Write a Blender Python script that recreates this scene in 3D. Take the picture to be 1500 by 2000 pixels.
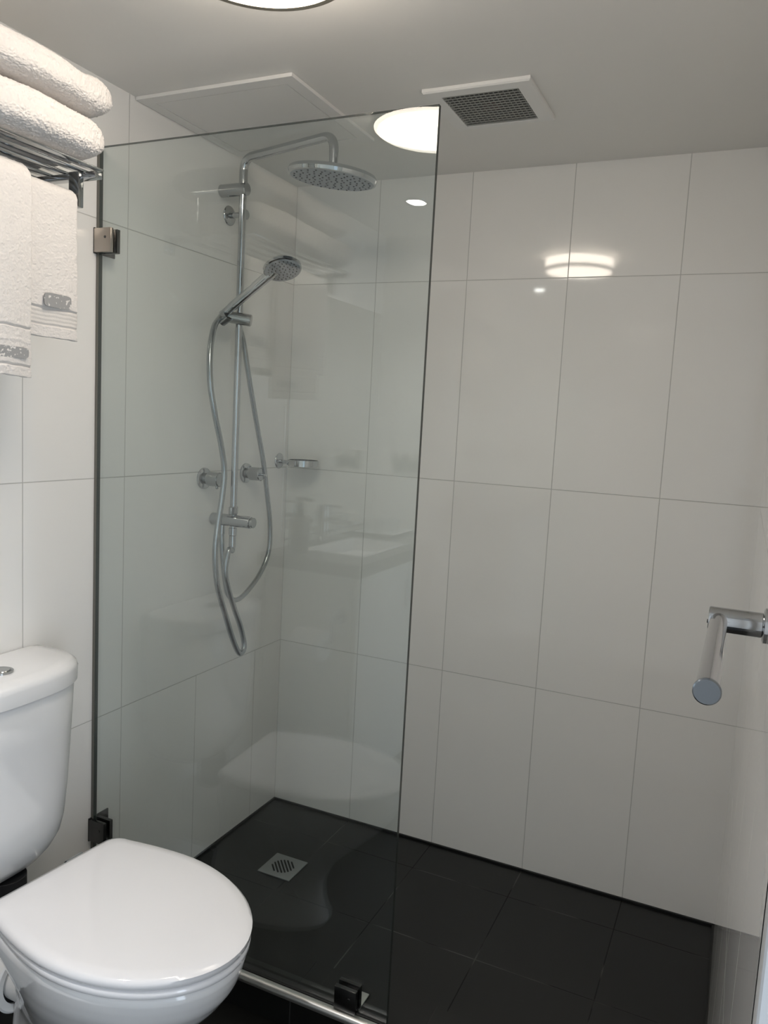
import bpy, bmesh, math, random
from math import pi, sin, cos, radians as rad
from mathutils import Vector, Matrix, noise
random.seed(4)
for o in list(bpy.data.objects): bpy.data.objects.remove(o)
S = bpy.context.scene
COL = S.collection

# ------------------------------------------------------------------ camera
cam_d = bpy.data.cameras.new('camera'); cam = bpy.data.objects.new('camera', cam_d); COL.objects.link(cam)
r_ = Vector((0.90623, 0.419514, 0.052459)); u_ = Vector((-0.096355, 0.084125, 0.991786)); f_ = Vector((-0.411655, 0.903842, -0.11666))
m = Matrix((r_, u_, -f_)).transposed().to_4x4(); m.translation = Vector((1.40605, -2.27635, 1.35683))
cam.matrix_world = m
cam_d.sensor_fit = 'HORIZONTAL'; cam_d.sensor_width = 36.0
cam_d.lens = 36.0 * 1533.94 / 1500.0
cam_d.clip_start = 0.01
S.camera = cam
# ------------------------------------------------------------------ light and exposure
S.view_settings.view_transform = 'Standard'; S.view_settings.look = 'None'
S.view_settings.gamma = 1.0; S.view_settings.use_curve_mapping = False
S.view_settings.exposure = 0.30
S.cycles.diffuse_bounces = 14; S.cycles.glossy_bounces = 8; S.cycles.transparent_max_bounces = 24; S.cycles.max_bounces = 24
LAMP_EMIT = 16.5          # opal ceiling lamp
LAMP_COL = (1.0, 0.885, 0.755)
DAY_POWER = 17.0         # daylight coming in through the open doorway
DAY_COL = (0.76, 0.88, 1.0)
SPOT_POWER = 30.0
w = bpy.data.worlds.new('world'); S.world = w; w.use_nodes = True
w.node_tree.nodes['Background'].inputs[0].default_value = (0.62, 0.72, 0.85, 1)
w.node_tree.nodes['Background'].inputs[1].default_value = 1.1

def area(name, loc, rot, sx, sy, power, col):
    l = bpy.data.lights.new(name, 'AREA'); l.shape = 'RECTANGLE'; l.size = sx; l.size_y = sy
    l.energy = power; l.color = col
    o = bpy.data.objects.new(name, l); o.location = loc; o.rotation_euler = rot; COL.objects.link(o); return o
area('daylight_doorway', (2.15, -2.12, 0.95), (0, rad(90), 0), 1.7, 0.9, DAY_POWER, DAY_COL)

# ------------------------------------------------------------------ helpers
def tag(o, label=None, cat=None, group=None, kind=None):
    if label: o['label'] = label
    if cat: o['category'] = cat
    if group: o['group'] = group
    if kind: o['kind'] = kind
    return o
def empty(name, loc, label, cat, group=None):
    o = bpy.data.objects.new(name, None); o.location = loc; o.empty_display_size = 0.05
    COL.objects.link(o); bpy.context.view_layer.update()
    return tag(o, label, cat, group)
def build(name, bm, mats, parent=None, smooth=True, ang=40, label=None):
    """bm is in world coordinates; it is stored relative to its parent"""
    bmesh.ops.recalc_face_normals(bm, faces=bm.faces)
    me = bpy.data.meshes.new(name)
    if not isinstance(mats, (list, tuple)): mats = [mats]
    for k in mats: me.materials.append(k)
    if parent is not None:
        off = Vector((0, 0, 0)); q = parent
        while q is not None: off += q.location; q = q.parent
        bmesh.ops.translate(bm, verts=bm.verts, vec=-off)
        o = bpy.data.objects.new(name, me)
    else:
        c = Vector((0, 0, 0))
        if len(bm.verts):
            xs = [v.co.copy() for v in bm.verts]
            c = Vector(((min(v.x for v in xs)+max(v.x for v in xs))/2, (min(v.y for v in xs)+max(v.y for v in xs))/2, min(v.z for v in xs)))
        bmesh.ops.translate(bm, verts=bm.verts, vec=-c)
        o = bpy.data.objects.new(name, me); o.location = c
    bm.to_mesh(me); bm.free()
    if smooth:
        for p in me.polygons: p.use_smooth = True
        try: me.set_sharp_from_angle(angle=rad(ang))
        except Exception: pass
    COL.objects.link(o)
    if parent is not None: o.parent = parent
    if label: o['label'] = label
    bpy.context.view_layer.update()
    return o
def box(bm, x0, x1, y0, y1, z0, z1, bev=0, seg=2, mi=0):
    g = bmesh.new()
    bmesh.ops.create_cube(g, size=1)
    for v in g.verts: v.co = Vector(((v.co.x+.5)*(x1-x0)+x0, (v.co.y+.5)*(y1-y0)+y0, (v.co.z+.5)*(z1-z0)+z0))
    if bev: bmesh.ops.bevel(g, geom=list(g.edges), offset=bev, segments=seg, profile=0.5, affect='EDGES')
    for f in g.faces: f.material_index = mi
    join(bm, g)
def join(bm, g):
    mp = {}
    for v in g.verts: mp[v] = bm.verts.new(v.co)
    for f in g.faces:
        try:
            nf = bm.faces.new([mp[v] for v in f.verts]); nf.material_index = f.material_index
        except ValueError: pass
    g.free()
def frame(d):
    d = d.normalized(); a = Vector((0, 0, 1)) if abs(d.z) < .9 else Vector((1, 0, 0))
    x = d.cross(a).normalized(); return x, d.cross(x).normalized()
def lathe(bm, origin, axis, prof, seg=40, mi=0, mis=None):
    """prof: list of (distance along axis, radius)"""
    o = Vector(origin); d = Vector(axis).normalized(); x, y = frame(d); rings = []
    for t, r in prof:
        if r < 1e-6: rings.append([bm.verts.new(o+d*t)])
        else: rings.append([bm.verts.new(o+d*t+(x*cos(2*pi*i/seg)+y*sin(2*pi*i/seg))*r) for i in range(seg)])
    for k in range(len(rings)-1):
        a, b = rings[k], rings[k+1]
        for i in range(seg):
            j = (i+1) % seg
            if len(a) == 1 and len(b) == 1: continue
            if len(a) == 1: f = bm.faces.new((a[0], b[i], b[j]))
            elif len(b) == 1: f = bm.faces.new((a[i], b[0], a[j]))
            else: f = bm.faces.new((a[i], b[i], b[j], a[j]))
            f.material_index = mi if mis is None else mis[k]
def cyl(bm, p0, p1, r, bev=0.001, seg=32, r1=None, mi=0):
    p0 = Vector(p0); p1 = Vector(p1); L = (p1-p0).length; r1 = r if r1 is None else r1
    lathe(bm, p0, p1-p0, [(0, 0), (0, r-bev), (bev, r), (L-bev, r1), (L, r1-bev), (L, 0)], seg, mi)
def tube(bm, pts, rad_, seg=16, cap=True, mi=0):
    pts = [Vector(p) for p in pts]; n = len(pts)
    rs = rad_ if isinstance(rad_, (list, tuple)) else [rad_]*n
    t0 = (pts[1]-pts[0]).normalized(); x, y = frame(t0); rings = []
    for i in range(n):
        t = (pts[min(i+1, n-1)]-pts[max(i-1, 0)]).normalized()
        x = (x-t*x.dot(t)).normalized(); y = t.cross(x)
        rings.append([bm.verts.new(pts[i]+(x*cos(2*pi*k/seg)+y*sin(2*pi*k/seg))*rs[i]) for k in range(seg)])
    for i in range(n-1):
        for k in range(seg):
            j = (k+1) % seg
            f = bm.faces.new((rings[i][k], rings[i][j], rings[i+1][j], rings[i+1][k])); f.material_index = mi
    if cap:
        for q in (rings[0], rings[-1]):
            f = bm.faces.new(q); f.material_index = mi
def spline(pts, n=8):
    pts = [Vector(p) for p in pts]; out = []
    P = [pts[0]*2-pts[1]]+pts+[pts[-1]*2-pts[-2]]
    for i in range(1, len(P)-2):
        a, b, c, d = P[i-1:i+3]
        for k in range(n):
            t = k/n
            out.append(0.5*((2*b)+(c-a)*t+(2*a-5*b+4*c-d)*t*t+(3*b-a-3*c+d)*t**3))
    out.append(pts[-1]); return out
def fillet(pts, r, n=8):
    pts = [Vector(p) for p in pts]; out = [pts[0]]
    for i in range(1, len(pts)-1):
        a = (pts[i-1]-pts[i]).normalized(); b = (pts[i+1]-pts[i]).normalized()
        p0 = pts[i]+a*r; p1 = pts[i]+b*r
        for k in range(n+1):
            t = k/n; out.append(p0*(1-t)**2+pts[i]*2*t*(1-t)+p1*t*t)
    out.append(pts[-1]); return out
def fillet2(pts, r, n=10):
    a = [Vector(p) for p in pts]; return a[:3]+fillet(a[2:], r, n)[1:]
def loft(bm, loops, cap0=True, cap1=True, mi=0):
    R = [[bm.verts.new(p) for p in L] for L in loops]; n = len(R[0])
    for a, b in zip(R, R[1:]):
        for i in range(n):
            j = (i+1) % n; f = bm.faces.new((a[i], a[j], b[j], b[i])); f.material_index = mi
    if cap0: bm.faces.new(R[0]).material_index = mi
    if cap1: bm.faces.new(R[-1]).material_index = mi
    return R

# ------------------------------------------------------------------ materials
def mat(name):
    k = bpy.data.materials.new(name); k.use_nodes = True
    return k, k.node_tree, k.node_tree.nodes['Principled BSDF']
def simple(name, col, rough=0.5, metal=0.0, spec=0.5, bump=0, bscale=200, coat=0):
    k, t, b = mat(name)
    b.inputs['Base Color'].default_value = (*col, 1); b.inputs['Roughness'].default_value = rough
    b.inputs['Metallic'].default_value = metal; b.inputs['Specular IOR Level'].default_value = spec
    b.inputs['Coat Weight'].default_value = coat; b.inputs['Coat Roughness'].default_value = 0.03
    if bump:
        tc = t.nodes.new('ShaderNodeTexCoord'); nz = t.nodes.new('ShaderNodeTexNoise'); nz.inputs['Scale'].default_value = bscale; nz.inputs['Detail'].default_value = 6
        bp = t.nodes.new('ShaderNodeBump'); bp.inputs['Strength'].default_value = bump; bp.inputs['Distance'].default_value = 0.002
        t.links.new(tc.outputs['Object'], nz.inputs['Vector']); t.links.new(nz.outputs['Fac'], bp.inputs['Height']); t.links.new(bp.outputs[0], b.inputs['Normal'])
    return k
def mth(t, op, a, b=None, c=None):
    n = t.nodes.new('ShaderNodeMath'); n.operation = op
    for i, q in enumerate((a, b, c)):
        if q is None: continue
        if isinstance(q, (int, float)): n.inputs[i].default_value = q
        else: t.links.new(q, n.inputs[i])
    return n.outputs[0]
def gridline(t, coord, off, period, width):
    a = mth(t, 'SUBTRACT', coord, off); a = mth(t, 'DIVIDE', a, period); a = mth(t, 'FRACT', a)
    a = mth(t, 'SUBTRACT', a, 0.5); a = mth(t, 'ABSOLUTE', a)
    # 0 in the tile, 1 in the joint
    mr = t.nodes.new('ShaderNodeMapRange'); mr.inputs['From Min'].default_value = 0.5-width/period*0.8; mr.inputs['From Max'].default_value = 0.5-width/period*0.4
    t.links.new(a, mr.inputs['Value']); return mr.outputs[0]
def tiles(name, ax, ay, ox, oy, px, py, width, col, grout, rough, wob=0.0, var=0.0, spec=0.5, mask=False, patchy=False):
    """tile grid in world metres on the given axes, with joints as colour and bump"""
    k, t, b = mat(name)
    g = t.nodes.new('ShaderNodeNewGeometry'); sp = t.nodes.new('ShaderNodeSeparateXYZ'); t.links.new(g.outputs['Position'], sp.inputs[0])
    cx, cy = sp.outputs[ax], sp.outputs[ay]
    l1 = gridline(t, cx, ox, px, width); l2 = gridline(t, cy, oy, py, width); 
    if mask:      # wide tiles: no vertical joints above the lowest course near the back corner
        q = mth(t, 'MULTIPLY', mth(t, 'GREATER_THAN', cx, -0.6), mth(t, 'GREATER_THAN', cy, oy))
        l1 = mth(t, 'MULTIPLY', l1, mth(t, 'SUBTRACT', 1.0, q))
    ln = mth(t, 'MAXIMUM', l1, l2)
    mx = t.nodes.new('ShaderNodeMix'); mx.data_type = 'RGBA'
    t.links.new(ln, mx.inputs['Factor'])
    # per-tile tone
    fx = mth(t, 'FLOOR', mth(t, 'DIVIDE', mth(t, 'SUBTRACT', cx, ox), px)); fy = mth(t, 'FLOOR', mth(t, 'DIVIDE', mth(t, 'SUBTRACT', cy, oy), py))
    cb = t.nodes.new('ShaderNodeCombineXYZ'); t.links.new(fx, cb.inputs[0]); t.links.new(fy, cb.inputs[1])
    wn = t.nodes.new('ShaderNodeTexWhiteNoise'); t.links.new(cb.outputs[0], wn.inputs['Vector'])
    v = mth(t, 'ADD', mth(t, 'MULTIPLY', wn.outputs['Value'], var), 1-var/2)
    vm = t.nodes.new('ShaderNodeVectorMath'); vm.operation = 'SCALE'; vm.inputs[0].default_value = col; t.links.new(v, vm.inputs['Scale'])
    t.links.new(vm.outputs[0], mx.inputs['A']); mx.inputs['B'].default_value = (*grout, 1)
    if patchy:    # lighter grout in random parts of the joints
        pn = t.nodes.new('ShaderNodeTexNoise'); pn.inputs['Scale'].default_value = 4.0; pn.inputs['Detail'].default_value = 2; t.links.new(g.outputs['Position'], pn.inputs['Vector'])
        pr = t.nodes.new('ShaderNodeMapRange'); pr.inputs['From Min'].default_value = 0.52; pr.inputs['From Max'].default_value = 0.62; t.links.new(pn.outputs['Fac'], pr.inputs['Value'])
        pm = t.nodes.new('ShaderNodeMix'); pm.data_type = 'RGBA'; pm.inputs['A'].default_value = (0.006, 0.006, 0.006, 1); pm.inputs['B'].default_value = (0.09, 0.09, 0.085, 1)
        t.links.new(pr.outputs[0], pm.inputs['Factor']); t.links.new(pm.outputs['Result'], mx.inputs['B'])
    t.links.new(mx.outputs['Result'], b.inputs['Base Color'])
    b.inputs['Specular IOR Level'].default_value = spec
    mr = mth(t, 'ADD', mth(t, 'MULTIPLY', ln, 0.5), rough); t.links.new(mr, b.inputs['Roughness'])
    nz = t.nodes.new('ShaderNodeTexNoise'); nz.inputs['Scale'].default_value = 2.2; nz.inputs['Detail'].default_value = 1; t.links.new(g.outputs['Position'], nz.inputs['Vector'])
    h = mth(t, 'ADD', mth(t, 'MULTIPLY', ln, -0.35), mth(t, 'MULTIPLY', nz.outputs['Fac'], wob))
    bp = t.nodes.new('ShaderNodeBump'); bp.inputs['Strength'].default_value = 1.0; bp.inputs['Distance'].default_value = 0.001
    t.links.new(h, bp.inputs['Height']); t.links.new(bp.outputs[0], b.inputs['Normal'])
    return k
TZ = 0.5812
WT = (0.84, 0.825, 0.80); GR = (0.52, 0.51, 0.49)
M_back = tiles('white_wall_tile_back', 0, 2, 0.0, TZ, 0.3, 0.6, 0.0018, WT, GR, 0.05, 0.5, 0.03)
M_side = tiles('white_wall_tile_side', 1, 2, -0.155, TZ, 0.305, 0.6, 0.0018, WT, GR, 0.05, 0.5, 0.03)
M_left = tiles('white_wall_tile_left', 1, 2, -0.155, TZ, 0.305, 0.6, 0.0018, WT, GR, 0.05, 0.5, 0.03, mask=True)
M_floor = tiles('black_floor_tile', 0, 1, 0.0, -0.157, 0.3, 0.303, 0.0025, (0.0085, 0.0085, 0.008), (0.022, 0.022, 0.021), 0.33, 2.0, 0.25, 0.4, patchy=True)
M_riser = tiles('black_riser_tile', 0, 2, 0.005, -0.3, 0.3, 0.6, 0.0025, (0.0085, 0.0085, 0.008), (0.022, 0.022, 0.021), 0.33, 0.2, 0.1, 0.4)
M_ceil = simple('ceiling_paint', (0.80, 0.785, 0.755), 0.45, bump=0.05, bscale=60)
M_plast = simple('white_plastic', (0.80, 0.79, 0.77), 0.4)
M_ceramic = simple('white_ceramic', (0.76, 0.76, 0.765), 0.10, coat=0.6)
M_seat = simple('white_gloss_plastic', (0.82, 0.815, 0.83), 0.09, coat=0.5)
M_chrome = simple('chrome', (0.52, 0.53, 0.54), 0.06, 1.0)
M_chrome2 = simple('chrome_dull', (0.42, 0.43, 0.43), 0.16, 1.0)
M_hose = simple('metal_hose', (0.42, 0.44, 0.45), 0.22, 1.0)
M_steel = simple('brushed_steel', (0.62, 0.62, 0.60), 0.35, 1.0)
M_drain = simple('drain_steel', (0.33, 0.34, 0.34), 0.5, 0.75)
M_dark = simple('dark_rubber', (0.004, 0.004, 0.005), 0.6)
M_face = simple('grey_shower_face', (0.30, 0.32, 0.345), 0.4)
M_clampd = simple('dark_metal', (0.10, 0.10, 0.10), 0.25, 1.0)
M_clampb = simple('bronze_nickel', (0.42, 0.38, 0.34), 0.3, 1.0)
M_white = simple('white_paint', (0.78, 0.77, 0.75), 0.35)
M_grid = simple('grille_grey', (0.30, 0.30, 0.28), 0.5)
M_hole = simple('vent_dark', (0.012, 0.012, 0.011), 0.8)
M_redhub = simple('fan_hub', (0.09, 0.03, 0.03), 0.5)
M_black = simple('black_paint', (0.003, 0.003, 0.003), 0.7, spec=0.2)
M_stone = simple('grey_stone_worktop', (0.10, 0.105, 0.10), 0.2, bump=0.02)
M_paper = simple('tissue_paper', (0.82, 0.82, 0.82), 0.9, bump=0.1)
M_strip = simple('black_strip', (0.004, 0.004, 0.004), 0.5)
M_mirror = simple('mirror', (0.86, 0.88, 0.87), 0.01, 1.0)
M_bottle = simple('soap_bottle', (0.10, 0.09, 0.08), 0.3)
M_cup = simple('clear_cup', (0.62, 0.64, 0.64), 0.2)
def emis(name, col, s, base=(0.8, 0.8, 0.8)):
    k, t, b = mat(name); b.inputs['Base Color'].default_value = (*base, 1)
    b.inputs['Emission Color'].default_value = (*col, 1); b.inputs['Emission Strength'].default_value = s
    b.inputs['Roughness'].default_value = 0.3; return k
M_opal = emis('opal_glass_lit', LAMP_COL, LAMP_EMIT)
M_led = emis('downlight_lens', (1.0, 0.97, 0.93), 60.0)
# terry cloth
def terry(name, col):
    k, t, b = mat(name)
    tc = t.nodes.new('ShaderNodeTexCoord')
    n1 = t.nodes.new('ShaderNodeTexNoise'); n1.inputs['Scale'].default_value = 420; n1.inputs['Detail'].default_value = 3
    n2 = t.nodes.new('ShaderNodeTexNoise'); n2.inputs['Scale'].default_value = 120; n2.inputs['Detail'].default_value = 3
    t.links.new(tc.outputs['Object'], n1.inputs[0]); t.links.new(tc.outputs['Object'], n2.inputs[0])
    h = mth(t, 'ADD', mth(t, 'MULTIPLY', n1.outputs['Fac'], 0.6), n2.outputs['Fac'])
    bp = t.nodes.new('ShaderNodeBump'); bp.inputs['Strength'].default_value = 0.6; bp.inputs['Distance'].default_value = 0.002
    t.links.new(h, bp.inputs['Height']); t.links.new(bp.outputs[0], b.inputs['Normal'])
    b.inputs['Base Color'].default_value = (*col, 1); b.inputs['Roughness'].default_value = 1.0; b.inputs['Specular IOR Level'].default_value = 0.1
    b.inputs['Sheen Weight'].default_value = 0.35; b.inputs['Sheen Roughness'].default_value = 0.5
    return k
M_terry = terry('terry_cloth', (0.68, 0.65, 0.625))
M_band = simple('woven_towel_band', (0.62, 0.595, 0.57), 0.8, bump=0.3, bscale=500)
def embroid():
    k, t, b = mat('grey_embroidery')
    g = t.nodes.new('ShaderNodeNewGeometry'); sp = t.nodes.new('ShaderNodeSeparateXYZ'); t.links.new(g.outputs['Position'], sp.inputs[0])
    nz = t.nodes.new('ShaderNodeTexNoise'); nz.inputs['Scale'].default_value = 160; nz.inputs['Detail'].default_value = 1; t.links.new(g.outputs['Position'], nz.inputs[0])
    mr = t.nodes.new('ShaderNodeMapRange'); mr.inputs['From Min'].default_value = 0.60; mr.inputs['From Max'].default_value = 0.66; t.links.new(nz.outputs['Fac'], mr.inputs[0])
    mx = t.nodes.new('ShaderNodeMix'); mx.data_type = 'RGBA'; t.links.new(mr.outputs[0], mx.inputs['Factor'])
    mx.inputs['A'].default_value = (0.30, 0.30, 0.30, 1); mx.inputs['B'].default_value = (0.66, 0.64, 0.62, 1)
    t.links.new(mx.outputs['Result'], b.inputs['Base Color']); b.inputs['Roughness'].default_value = 0.7; return k
M_embro = embroid()
# clear glass as thin architectural pane: real Fresnel on both faces, slight green tint
def glass(name, tint):
    k = bpy.data.materials.new(name); k.use_nodes = True; t = k.node_tree
    t.nodes.remove(t.nodes['Principled BSDF']); out = t.nodes['Material Output']
    g = t.nodes.new('ShaderNodeNewGeometry')
    ior = mth(t, 'ADD', mth(t, 'MULTIPLY', g.outputs['Backfacing'], 1/1.52-1.52), 1.52)
    fr = t.nodes.new('ShaderNodeFresnel'); t.links.new(ior, fr.inputs['IOR'])
    tr = t.nodes.new('ShaderNodeBsdfTransparent'); tr.inputs[0].default_value = (*tint, 1)
    gl = t.nodes.new('ShaderNodeBsdfGlossy'); gl.inputs['Roughness'].default_value = 0.0; gl.inputs['Color'].default_value = (1, 1, 1, 1)
    mx = t.nodes.new('ShaderNodeMixShader'); t.links.new(fr.outputs[0], mx.inputs[0]); t.links.new(tr.outputs[0], mx.inputs[1]); t.links.new(gl.outputs[0], mx.inputs[2])
    t.links.new(mx.outputs[0], out.inputs['Surface']); return k
M_glass = glass('clear_glass', (0.920, 0.948, 0.944))
M_gedge = simple('glass_edge_green', (0.035, 0.045, 0.04), 0.15)

# ------------------------------------------------------------------ the room
W, H, YR = 1.4502, 2.0906, -2.42
GY = -0.865            # outer face of the glass screen
HOB0, HOB1, HOBZ = -0.880, -0.762, 0.085
def structure(name, bm, mt, smooth=False):
    return tag(build(name, bm, mt, smooth=smooth), kind='structure')
b = bmesh.new(); box(b, -0.1, W+1.2, YR-0.5, 0.1, -0.1, 0); structure('floor', b, M_floor)
b = bmesh.new(); box(b, -0.1, W+0.1, YR-0.1, 0.1, H, H+0.1); structure('ceiling', b, M_ceil)
b = bmesh.new(); box(b, -0.1, W+0.1, 0, 0.1, 0, H); structure('wall_back', b, M_back)
b = bmesh.new(); box(b, -0.1, 0, YR-0.1, 0, 0, H); structure('wall_left', b, M_left)
DY0, DY1, DZ = -1.755, -2.40, 2.03      # doorway in the right wall
b = bmesh.new(); box(b, W, W+0.1, DY0, 0, 0, H); box(b, W, W+0.1, DY1, DY0, DZ, H); box(b, W, W+0.1, YR-0.1, DY1, 0, H); structure('wall_right', b, M_side)
b = bmesh.new(); box(b, 0, W, YR-0.1, YR, 0, H); structure('wall_front', b, M_back)
# door lining and architrave
b = bmesh.new()
box(b, W-0.007, W, DY0-0.012, DY0+0.002, 0, DZ+0.05, 0.002)
box(b, W-0.007, W+0.11, DY0-0.030, DY0-0.0001, 0, DZ, 0.002)
box(b, W-0.007, W+0.11, DY1, DY0, DZ-0.02, DZ, 0.002)
structure('door_1', b, simple('door_frame_paint', (0.42, 0.42, 0.42), 0.5))
# raised hob of the shower, tiled black
b = bmesh.new(); box(b, 0, W, HOB0, HOB1, 0, HOBZ, 0.001, 1)
structure('trim_1', b, M_riser)
# thin black strips where the shower walls meet the floor
b = bmesh.new()
box(b, 0, W, -0.007, 0, 0, 0.006); box(b, 0, 0.007, HOB1, 0, 0, 0.006); box(b, W-0.006, W, HOB1, 0, 0, 0.006)
structure('trim_2', b, M_strip)
# mitred joint pieces around the drain
b = bmesh.new()
for p0, p1 in (((0.110, -0.205), (0.196, -0.291)), ((0.318, -0.412), (0.393, -0.470)), ((0.560, -0.4625), (0.588, -0.4640))):
    a = Vector(p0); c = Vector(p1); e = (c-a).normalized(); n_ = Vector((-e.y, e.x))*0.0012
    loft(b, [[Vector((q.x, q.y, z)) for q in (a-n_, c-n_, c+n_, a+n_)] for z in (0.0, 0.0006)])
structure('trim_3', b, simple('light_grout', (0.05, 0.05, 0.048), 0.8))
# metal edging on the hob
b = bmesh.new()
prof = [(HOB0+0.010, HOBZ+0.0005), (HOB0+0.010, HOBZ+0.002)]
for k in range(9):
    a = pi/2*k/8; prof.append((HOB0+0.003-0.011*sin(a), HOBZ-0.008+0.011*cos(a)))
prof += [(HOB0-0.008, HOBZ-0.012), (HOB0, HOBZ-0.012)]
loft(b, [[Vector((x, y, z)) for y, z in prof] for x in (0.001, W-0.001)])
tag(build('metal_edge_trim', b, M_steel, ang=50), 'shiny rounded metal edge strip along the black shower step', 'trim')

# ------------------------------------------------------------------ shower screen
sx1, sz0, sz1, GT = 0.831, 0.0865, 1.938, 0.010
scr = empty('shower_screen', (sx1/2, GY+GT/2, sz0), 'clear frameless glass shower screen standing on the black step', 'shower screen')
b = bmesh.new(); box(b, 0.0074, sx1, GY, GY+GT, sz0, sz1)
b.faces.ensure_lookup_table()
for f in b.faces:
    f.normal_update()
    f.material_index = 0 if abs(f.normal.y) > .9 else 1
build('glass_pane', b, [M_glass, M_gedge], scr, smooth=False)
def clamp(x0, x1, z0, z1, fm, name='glass_clamp', label=None, foot=None):
    b = bmesh.new(); box(b, x0, x1, GY-0.011, GY-0.0005, z0, z1, 0.0015)
    o = build(name, b, fm, scr, label=label)
    b = bmesh.new(); box(b, x0, x1, GY+GT+0.0005, GY+GT+0.011, z0, z1, 0.0015); build('back_plate', b, M_clampd, o)
    b = bmesh.new(); cyl(b, ((x0+x1)/2+0.010, GY-0.0125, (z0+z1)/2+0.006), ((x0+x1)/2+0.010, GY-0.010, (z0+z1)/2+0.006), 0.003, 0.0005, 16); build('screw', b, M_clampd, o)
    if foot:
        b = bmesh.new()
        if foot == 'wall': box(b, 0.0, 0.004, GY-0.011, GY+0.055, z0-0.002, z1+0.002, 0.001)
        else: box(b, x0, x1, GY+GT+0.001, GY+GT+0.052, HOBZ+0.0005, HOBZ+0.0045, 0.001)
        build('fixing_plate', b, M_steel if foot == 'floor' else M_clampd, o)
    return o
clamp(0.0005, 0.0515, 1.703, 1.757, M_clampb, label='upper bronze wall clamp', foot='wall')
clamp(0.0005, 0.0515, 0.270, 0.326, M_clampd, label='lower dark wall clamp', foot='wall')
clamp(0.710, 0.762, 0.088, 0.141, M_clampd, label='dark clamp at the foot of the glass', foot='floor')
b = bmesh.new(); box(b, 0.0, 0.0072, GY-0.0015, GY+GT+0.0015, HOBZ, 1.938, 0.0006); build('wall_seal', b, simple('grey_seal', (0.15, 0.145, 0.125), 0.5), scr)
b = bmesh.new(); box(b, 0.006, sx1-0.002, GY-0.003, GY+GT+0.003, HOBZ+0.0005, HOBZ+0.003, 0.001); build('base_seal', b, M_strip, scr)

# ------------------------------------------------------------------ drain
dr = empty('floor_drain', (0.257, -0.352, 0.0), 'square grey metal floor grate with slanted slots on black tiles', 'drain')
b = bmesh.new(); box(b, 0.202, 0.312, -0.407, -0.297, 0.0005, 0.004, 0.001)
build('grate', b, M_drain, dr)
ang = rad(-48); c = Vector((0.257, -0.352)); e = Vector((cos(ang), sin(ang))); nrm = Vector((-sin(ang), cos(ang)))
for k in range(7):
    s = (k-3)*0.0098; hl = math.sqrt(max(0.035**2-s*s, 0))*0.98
    b = bmesh.new(); pts = []
    for i in range(16):
        a = 2*pi*i/16; q = c+nrm*s+nrm*0.0026*sin(a)+e*(math.copysign(hl-0.0026, cos(a))+0.0026*cos(a)); pts.append(q)
    loft(b, [[Vector((q.x, q.y, z)) for q in pts] for z in (0.0035, 0.0044)])
    build('slot', b, M_black, dr, smooth=False)

# ------------------------------------------------------------------ shower column
RX, RY = 0.073, -0.402
sc = empty('shower_column', (RX, RY, 0.99), 'chrome shower rail with large round overhead rose on the left wall', 'shower')
b = bmesh.new()
AE = Vector((0.405, -0.492, 2.050))
path = fillet2([(RX, RY, 1.03), (RX, RY, 1.968), (RX, RY, 1.982), (RX, RY, 2.050), AE, AE+Vector((0, 0, -0.085))], 0.038, 10)
tube(b, path, [0.0098 if q.z < 1.975 else 0.0118 for q in path], 20); build('rail', b, M_chrome, sc)
b = bmesh.new(); cyl(b, (RX, RY, 1.975), (RX, RY, 2.0), 0.0115, 0.002); build('collar', b, M_chrome, sc)
def wallpost(z, name, xe, r, x0=0.0, y=RY):
    b = bmesh.new(); cyl(b, (x0, y, z), (xe, y, z), r, 0.002, 36); return build(name, b, M_chrome, sc)
wallpost(1.968, 'wall_bracket', 0.088, 0.0175)
# diverter at the foot of the rail
wallpost(1.043, 'diverter', 0.136, 0.0175)
b = bmesh.new(); cyl(b, (0.1365, RY, 1.043), (0.145, RY, 1.043), 0.0150, 0.001); build('diverter_knob', b, M_chrome2, sc)
b = bmesh.new(); cyl(b, (RX, RY, 1.060), (RX, RY, 1.085), 0.0135, 0.003, 8); build('nut', b, M_chrome, sc)
b = bmesh.new(); cyl(b, (RX, RY, 1.028), (RX, RY, 1.02), 0.009, 0.001); cyl(b, (RX, RY, 1.022), (RX, RY, 1.0), 0.0115, 0.001, 12); cyl(b, (RX, RY, 1.0), (RX, RY, 0.965), 0.010, 0.001, 20); build('hose_outlet', b, M_chrome, sc)
b = bmesh.new(); cyl(b, (0.034, RY, 1.028), (0.034, RY, 1.00), 0.0095, 0.001, 20); build('hose_outlet', b, M_chrome, sc)
# overhead rose
HC = AE+Vector((0.0, 0, -0.088)); tilt = Vector((-0.10, 0.03, -1)).normalized()
b = bmesh.new()
lathe(b, HC, tilt, [(-0.018, 0), (-0.018, 0.013), (-0.006, 0.015), (-0.003, 0.03), (0.000, 0.100), (0.003, 0.109), (0.011, 0.1125), (0.019, 0.110), (0.0205, 0.105), (0.0205, 0.0)], 72, mis=[0]*8+[1])
rose = build('overhead_rose', b, [M_chrome, M_face], sc)
b = bmesh.new(); tx, ty = frame(tilt)
for ri, (rr, n) in enumerate(((0.014, 5), (0.030, 10), (0.047, 15), (0.063, 20), (0.080, 24), (0.095, 26))):
    for i in range(n):
        a = 2*pi*(i+0.3*ri)/n+0.2*ri
        q = HC+tilt*0.0203+(tx*cos(a)+ty*sin(a))*rr
        lathe(b, q, tilt, [(0, 0), (0, 0.0026), (0.0022, 0.0019), (0.0022, 0)], 7)
nz = build('nozzles', b, simple('nozzle_rubber', (0.02, 0.02, 0.024), 0.5), rose); nz['kind'] = 'stuff'
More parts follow.
